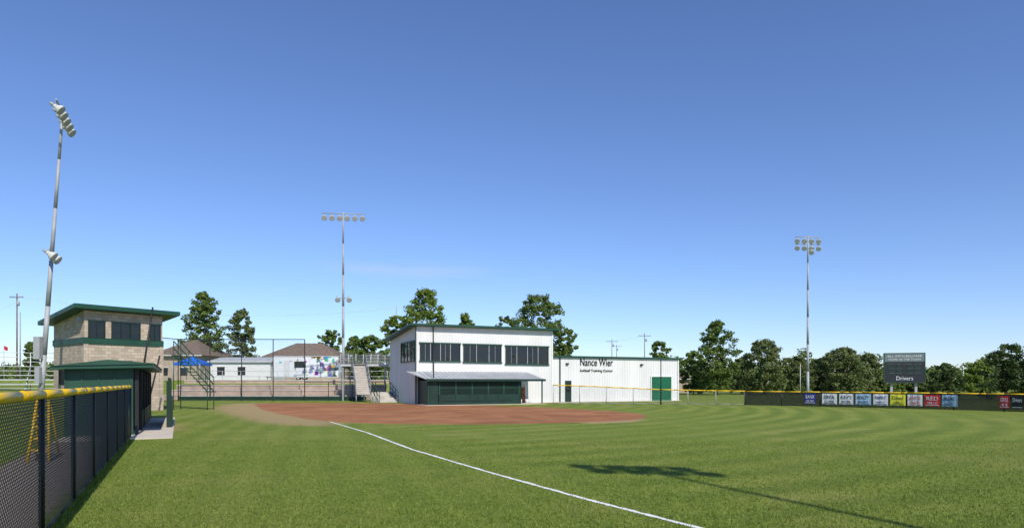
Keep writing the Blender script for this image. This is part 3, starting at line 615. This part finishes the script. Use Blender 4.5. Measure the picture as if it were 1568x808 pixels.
def leafobj(name,v,tone,m,parent):
    n=len(v)//4; me=bpy.data.meshes.new(name); me.vertices.add(len(v)); me.vertices.foreach_set('co',v.astype(np.float32).ravel())
    me.loops.add(n*4); me.loops.foreach_set('vertex_index',np.arange(n*4,dtype=np.int32)); me.polygons.add(n)
    me.polygons.foreach_set('loop_start',(np.arange(n)*4).astype(np.int32)); me.polygons.foreach_set('loop_total',np.full(n,4,dtype=np.int32)); me.update()
    at=me.attributes.new('tone','FLOAT','POINT'); at.data.foreach_set('value',np.repeat(tone,4).astype(np.float32)); me.materials.append(m)
    o=bpy.data.objects.new(name,me); scene.collection.objects.link(o); o.parent=parent; return o
def tree(name,px,top,wpx,d,kind='mid',shape='round',seed=1,bot=.16,base=None):
    rs=np.random.default_rng(seed); X=P(px,0,d)[0]; z0=h1(X,d) if base is None else base; zt_=P(0,top,d)[2]; Ht=zt_-z0; R=wpx/F*d/2
    e=empty(name,(X,d,z0)); zc0=Ht*bot; ch=Ht-zc0
    nc=int(90+R*ch*3.2); cs=[];rd=[]
    lob=rs.random(6)*6.28
    while len(cs)<nc:
        t=rs.random(); an=rs.random()*6.28
        if shape=='round': pr=math.sqrt(max(0,1-(2*t**.9-1)**2))**.7
        elif shape=='tall': pr=math.sqrt(max(0,1-(2*t**.75-1)**2))*(1-.2*t)
        elif shape=='wide': pr=math.sqrt(max(0,1-t**2.4))*(.75+.25*min(1,t*4))
        pr*=.95+.14*math.sin(3*an+lob[0]+t*3)+.12*math.sin(5*an+lob[1]+t*7)
        r=R*pr*rs.random()**.42
        cr_=max(.35,R*(.11+.13*rs.random())*(1.1-.35*t))
        z=zc0+t*ch; cs.append((math.cos(an)*r,math.sin(an)*r,min(z,Ht-cr_*.4))); rd.append(cr_)
    cs=np.array(cs);rd=np.array(rd)
    sz=.0017*d; nper=int(np.clip(60*(R/5)**.5,45,95))
    v,tone=leaves(cs,rd,nper,sz,rs)
    k=rs.integers(0,len(cs),max(20,len(cs)//4)); v2,t2=leaves(cs[k]*np.array([1.12,1.12,1.03]),rd[k]*.9,16,sz*.9,rs)
    leafobj('foliage',np.concatenate([v,v2]),np.concatenate([tone,t2]),LM[kind],e)
    tb=[((0,0,-.3),(0,0,zc0+.1*ch),R*.06,R*.045),((0,0,zc0+.1*ch),(R*.05,0,zc0+.6*ch),R*.045,R*.02)]
    for i in rs.integers(0,len(cs),14):
        c=cs[i]*.8+np.array([0,0,zc0*.2]); b0=(0,0,zc0+.05*ch+.4*max(0,c[2]-zc0)*.8); tb.append((b0,tuple(c),R*.025,R*.008))
    tubes('trunk_and_limbs',tb,M['bark'],e,7)
tree('cottonwood_tree',311,449,68,108,'mid','tall',1,.10)
tree('cottonwood_tree',370,475,52,112,'olive','tall',2,.10)
tree('broadleaf_tree',652,443,76,98,'light','wide',3,.2)
tree('broadleaf_tree',608,484,52,100,'light','round',4,.15)
tree('broadleaf_tree',713,481,26,108,'light','round',5,.2)
tree('broadleaf_tree',826,454,86,98,'mid','round',6,.15)
tree('broadleaf_tree',782,484,50,104,'mid','round',7,.15)
tree('broadleaf_tree',868,505,32,96,'mid','round',27,.15)
tree('broadleaf_tree',568,514,54,110,'mid','wide',8,.12)
tree('broadleaf_tree',543,516,40,118,'mid','wide',28,.12)
tree('broadleaf_tree',505,507,40,135,'mid','round',9,.12)
tree('broadleaf_tree',1010,524,36,112,'mid','round',10,.12)
tree('broadleaf_tree',1097,492,72,102,'mid','tall',11,.06)
tree('broadleaf_tree',1062,538,44,110,'mid','wide',12,.06)
tree('broadleaf_tree',1136,548,40,114,'olive','wide',31,.06)
tree('broadleaf_tree',1170,521,76,104,'olive','wide',13,.08)
tree('broadleaf_tree',1222,546,52,108,'olive','wide',14,.08)
tree('broadleaf_tree',1292,533,74,106,'olive','wide',15,.08)
tree('broadleaf_tree',1330,543,44,112,'olive','wide',16,.08)
tree('broadleaf_tree',1258,548,44,112,'olive','wide',17,.08)
tree('pine_tree',1447,557,52,84,'dark','wide',18,.08)
tree('broadleaf_tree',1497,555,44,95,'light','wide',19,.08)
tree('pine_tree',1540,528,74,72,'dark','wide',20,.05)
tree('pine_tree',1592,520,74,70,'dark','wide',21,.05)
tree('broadleaf_tree',1362,568,50,112,'mid','wide',22,.08)
tree('broadleaf_tree',48,524,20,118,'mid','round',23,.1)
tree('broadleaf_tree',1410,572,50,112,'olive','wide',24,.08)
# distant tree line
rs=np.random.default_rng(5); cs=[];rd=[]
for px in np.arange(-250,1900,4.0):
    d=rs.uniform(150,210); hh=3.4+2.4*math.sin(px*.021)+1.6*math.sin(px*.067+1)+rs.random()*2.0
    if px<500: hh=hh*.45+1.2
    if 870<px<1000: hh*=.6
    if px>1040: hh=max(hh,3.5)+2.0
    X=(px-CX)/F*d; z0=h1(X,d)
    for k in range(5): cs.append((X+rs.normal()*1.2,d+rs.normal()*3,z0+max(.6,hh)*rs.random())); rd.append(1.1+rs.random()*.8)
v,tone=leaves(np.array(cs),np.array(rd),46,.36,rs); TLn=empty('distant_tree_line'); leafobj('foliage',v,tone,LM['mid'],TLn)
# grass blades in the near field (one mesh)
rs=np.random.default_rng(11); n=150000
gy=6.0+16.0*rs.random(n)**1.7; gx=(rs.random(n)*1.75-.85)*gy
kx=np.interp(gy,[q[1] for q in fl[::-1]],[q[0] for q in fl[::-1]])
ok=(np.abs(gx-kx)>.07)&(gx>(-1.7-.509*gy)+.0)
gx=gx[ok];gy=gy[ok];n=len(gx)
h_=.018+.022*rs.random(n); an=rs.random(n)*6.28; wd=.0045+.004*rs.random(n); ln_=rs.normal(size=(n,2))*.014
c,s=np.cos(an)*wd,np.sin(an)*wd; z=np.zeros(n)
v=np.stack([np.stack([gx-c,gy-s,z],1),np.stack([gx+c,gy+s,z],1),np.stack([gx+c*.3+ln_[:,0],gy+s*.3+ln_[:,1],h_],1),np.stack([gx-c*.3+ln_[:,0],gy-s*.3+ln_[:,1],h_],1)],1).reshape(-1,3)
GB=empty('grass_blades'); leafobj('blades',v,rs.random(n),LM['blade'],GB)
# longer weeds along the fence foot and slab
n=9000; gy=-4+26*rs.random(n); gx=fx(gy)+rs.normal(size=n)*.06; h_=.05+.09*rs.random(n)*rs.random(n); an=rs.random(n)*6.28; wd=.005+.004*rs.random(n); ln_=rs.normal(size=(n,2))*.035
c,s=np.cos(an)*wd,np.sin(an)*wd; z=np.zeros(n)
v=np.stack([np.stack([gx-c,gy-s,z],1),np.stack([gx+c,gy+s,z],1),np.stack([gx+c*.3+ln_[:,0],gy+s*.3+ln_[:,1],h_],1),np.stack([gx-c*.3+ln_[:,0],gy-s*.3+ln_[:,1],h_],1)],1).reshape(-1,3)
GB=empty('fence_line_weeds'); leafobj('blades',v,rs.random(n),LM['blade'],GB)
# ---------------- world and sun
w=bpy.data.worlds.new('World'); scene.world=w; w.use_nodes=True; N=w.node_tree.nodes; L=w.node_tree.links; bg=N['Background']
sk=N.new('ShaderNodeTexSky'); sk.sky_type='NISHITA'; sk.sun_disc=False; sk.sun_elevation=math.radians(SUN_EL)
sk.sun_rotation=math.atan2(-sd.x,-sd.y); sk.air_density=1.0; sk.dust_density=.1; sk.ozone_density=3.5; sk.altitude=300
tc=N.new('ShaderNodeTexCoord')
def wisp(dirpx,ext,strength,seed):
    px,py=dirpx; c=Vector(((px-CX)/F,1,(HY-py)/F)).normalized()
    sub=N.new('ShaderNodeVectorMath'); sub.operation='SUBTRACT'; L.new(tc.outputs['Generated'],sub.inputs[0]); sub.inputs[1].default_value=c
    mp=N.new('ShaderNodeVectorMath'); mp.operation='MULTIPLY'; mp.inputs[1].default_value=(1/ext[0],.3,1/ext[1]); L.new(sub.outputs[0],mp.inputs[0])
    ln=N.new('ShaderNodeVectorMath'); ln.operation='LENGTH'; L.new(mp.outputs[0],ln.inputs[0])
    mr=N.new('ShaderNodeMapRange'); mr.interpolation_type='SMOOTHSTEP'; mr.inputs[1].default_value=1; mr.inputs[2].default_value=.1; L.new(ln.outputs['Value'],mr.inputs[0])
    m2=N.new('ShaderNodeMapping'); m2.inputs['Scale'].default_value=(9,9,60); m2.inputs['Location'].default_value=(seed,0,0); m2.inputs['Rotation'].default_value=(0,.12,0); L.new(tc.outputs['Generated'],m2.inputs[0])
    nz=N.new('ShaderNodeTexNoise'); nz.inputs['Scale'].default_value=1; nz.inputs['Detail'].default_value=6; L.new(m2.outputs[0],nz.inputs[0])
    m3=N.new('ShaderNodeMapRange'); m3.inputs[1].default_value=.35; m3.inputs[2].default_value=.7; L.new(nz.outputs[0],m3.inputs[0])
    mu=N.new('ShaderNodeMath'); mu.operation='MULTIPLY'; L.new(mr.outputs[0],mu.inputs[0]); L.new(m3.outputs[0],mu.inputs[1])
    m4=N.new('ShaderNodeMath'); m4.operation='MULTIPLY'; L.new(mu.outputs[0],m4.inputs[0]); m4.inputs[1].default_value=strength; return m4.outputs[0]
a=wisp((357,95),(.035,.009),.5,1); c=wisp((620,412),(.17,.018),.35,4)
ad=N.new('ShaderNodeMath'); ad.operation='ADD'; L.new(a,ad.inputs[0]); L.new(c,ad.inputs[1])
tint=N.new('ShaderNodeMixRGB'); tint.blend_type='MULTIPLY'; tint.inputs[0].default_value=1; L.new(sk.outputs[0],tint.inputs[1]); tint.inputs[2].default_value=(.84,.92,1.17,1)
mx=N.new('ShaderNodeMixRGB'); L.new(ad.outputs[0],mx.inputs[0]); L.new(tint.outputs[0],mx.inputs[1]); mx.inputs[2].default_value=(5,5.4,6.0,1)
L.new(mx.outputs[0],bg.inputs[0]); bg.inputs[1].default_value=.13
sl=bpy.data.lights.new('sun','SUN'); sl.energy=4.4; sl.angle=math.radians(.5); sl.color=(1,.94,.84); so=bpy.data.objects.new('sun',sl); scene.collection.objects.link(so)
el=math.radians(SUN_EL); dr=Vector((sd.x*math.cos(el),sd.y*math.cos(el),-math.sin(el))); so.rotation_euler=dr.to_track_quat('-Z','Y').to_euler()
# camera
cd=bpy.data.cameras.new('camera'); cam=bpy.data.objects.new('camera',cd); scene.collection.objects.link(cam); cam.location=(0,0,CH); cam.rotation_euler=(math.pi/2,0,0)
cd.sensor_width=36; cd.lens=36*F/1568; cd.shift_y=181/1568; cd.clip_end=6000; cd.clip_start=.05; scene.camera=cam
scene.view_settings.view_transform='Standard'; scene.view_settings.look='None'; scene.view_settings.exposure=0
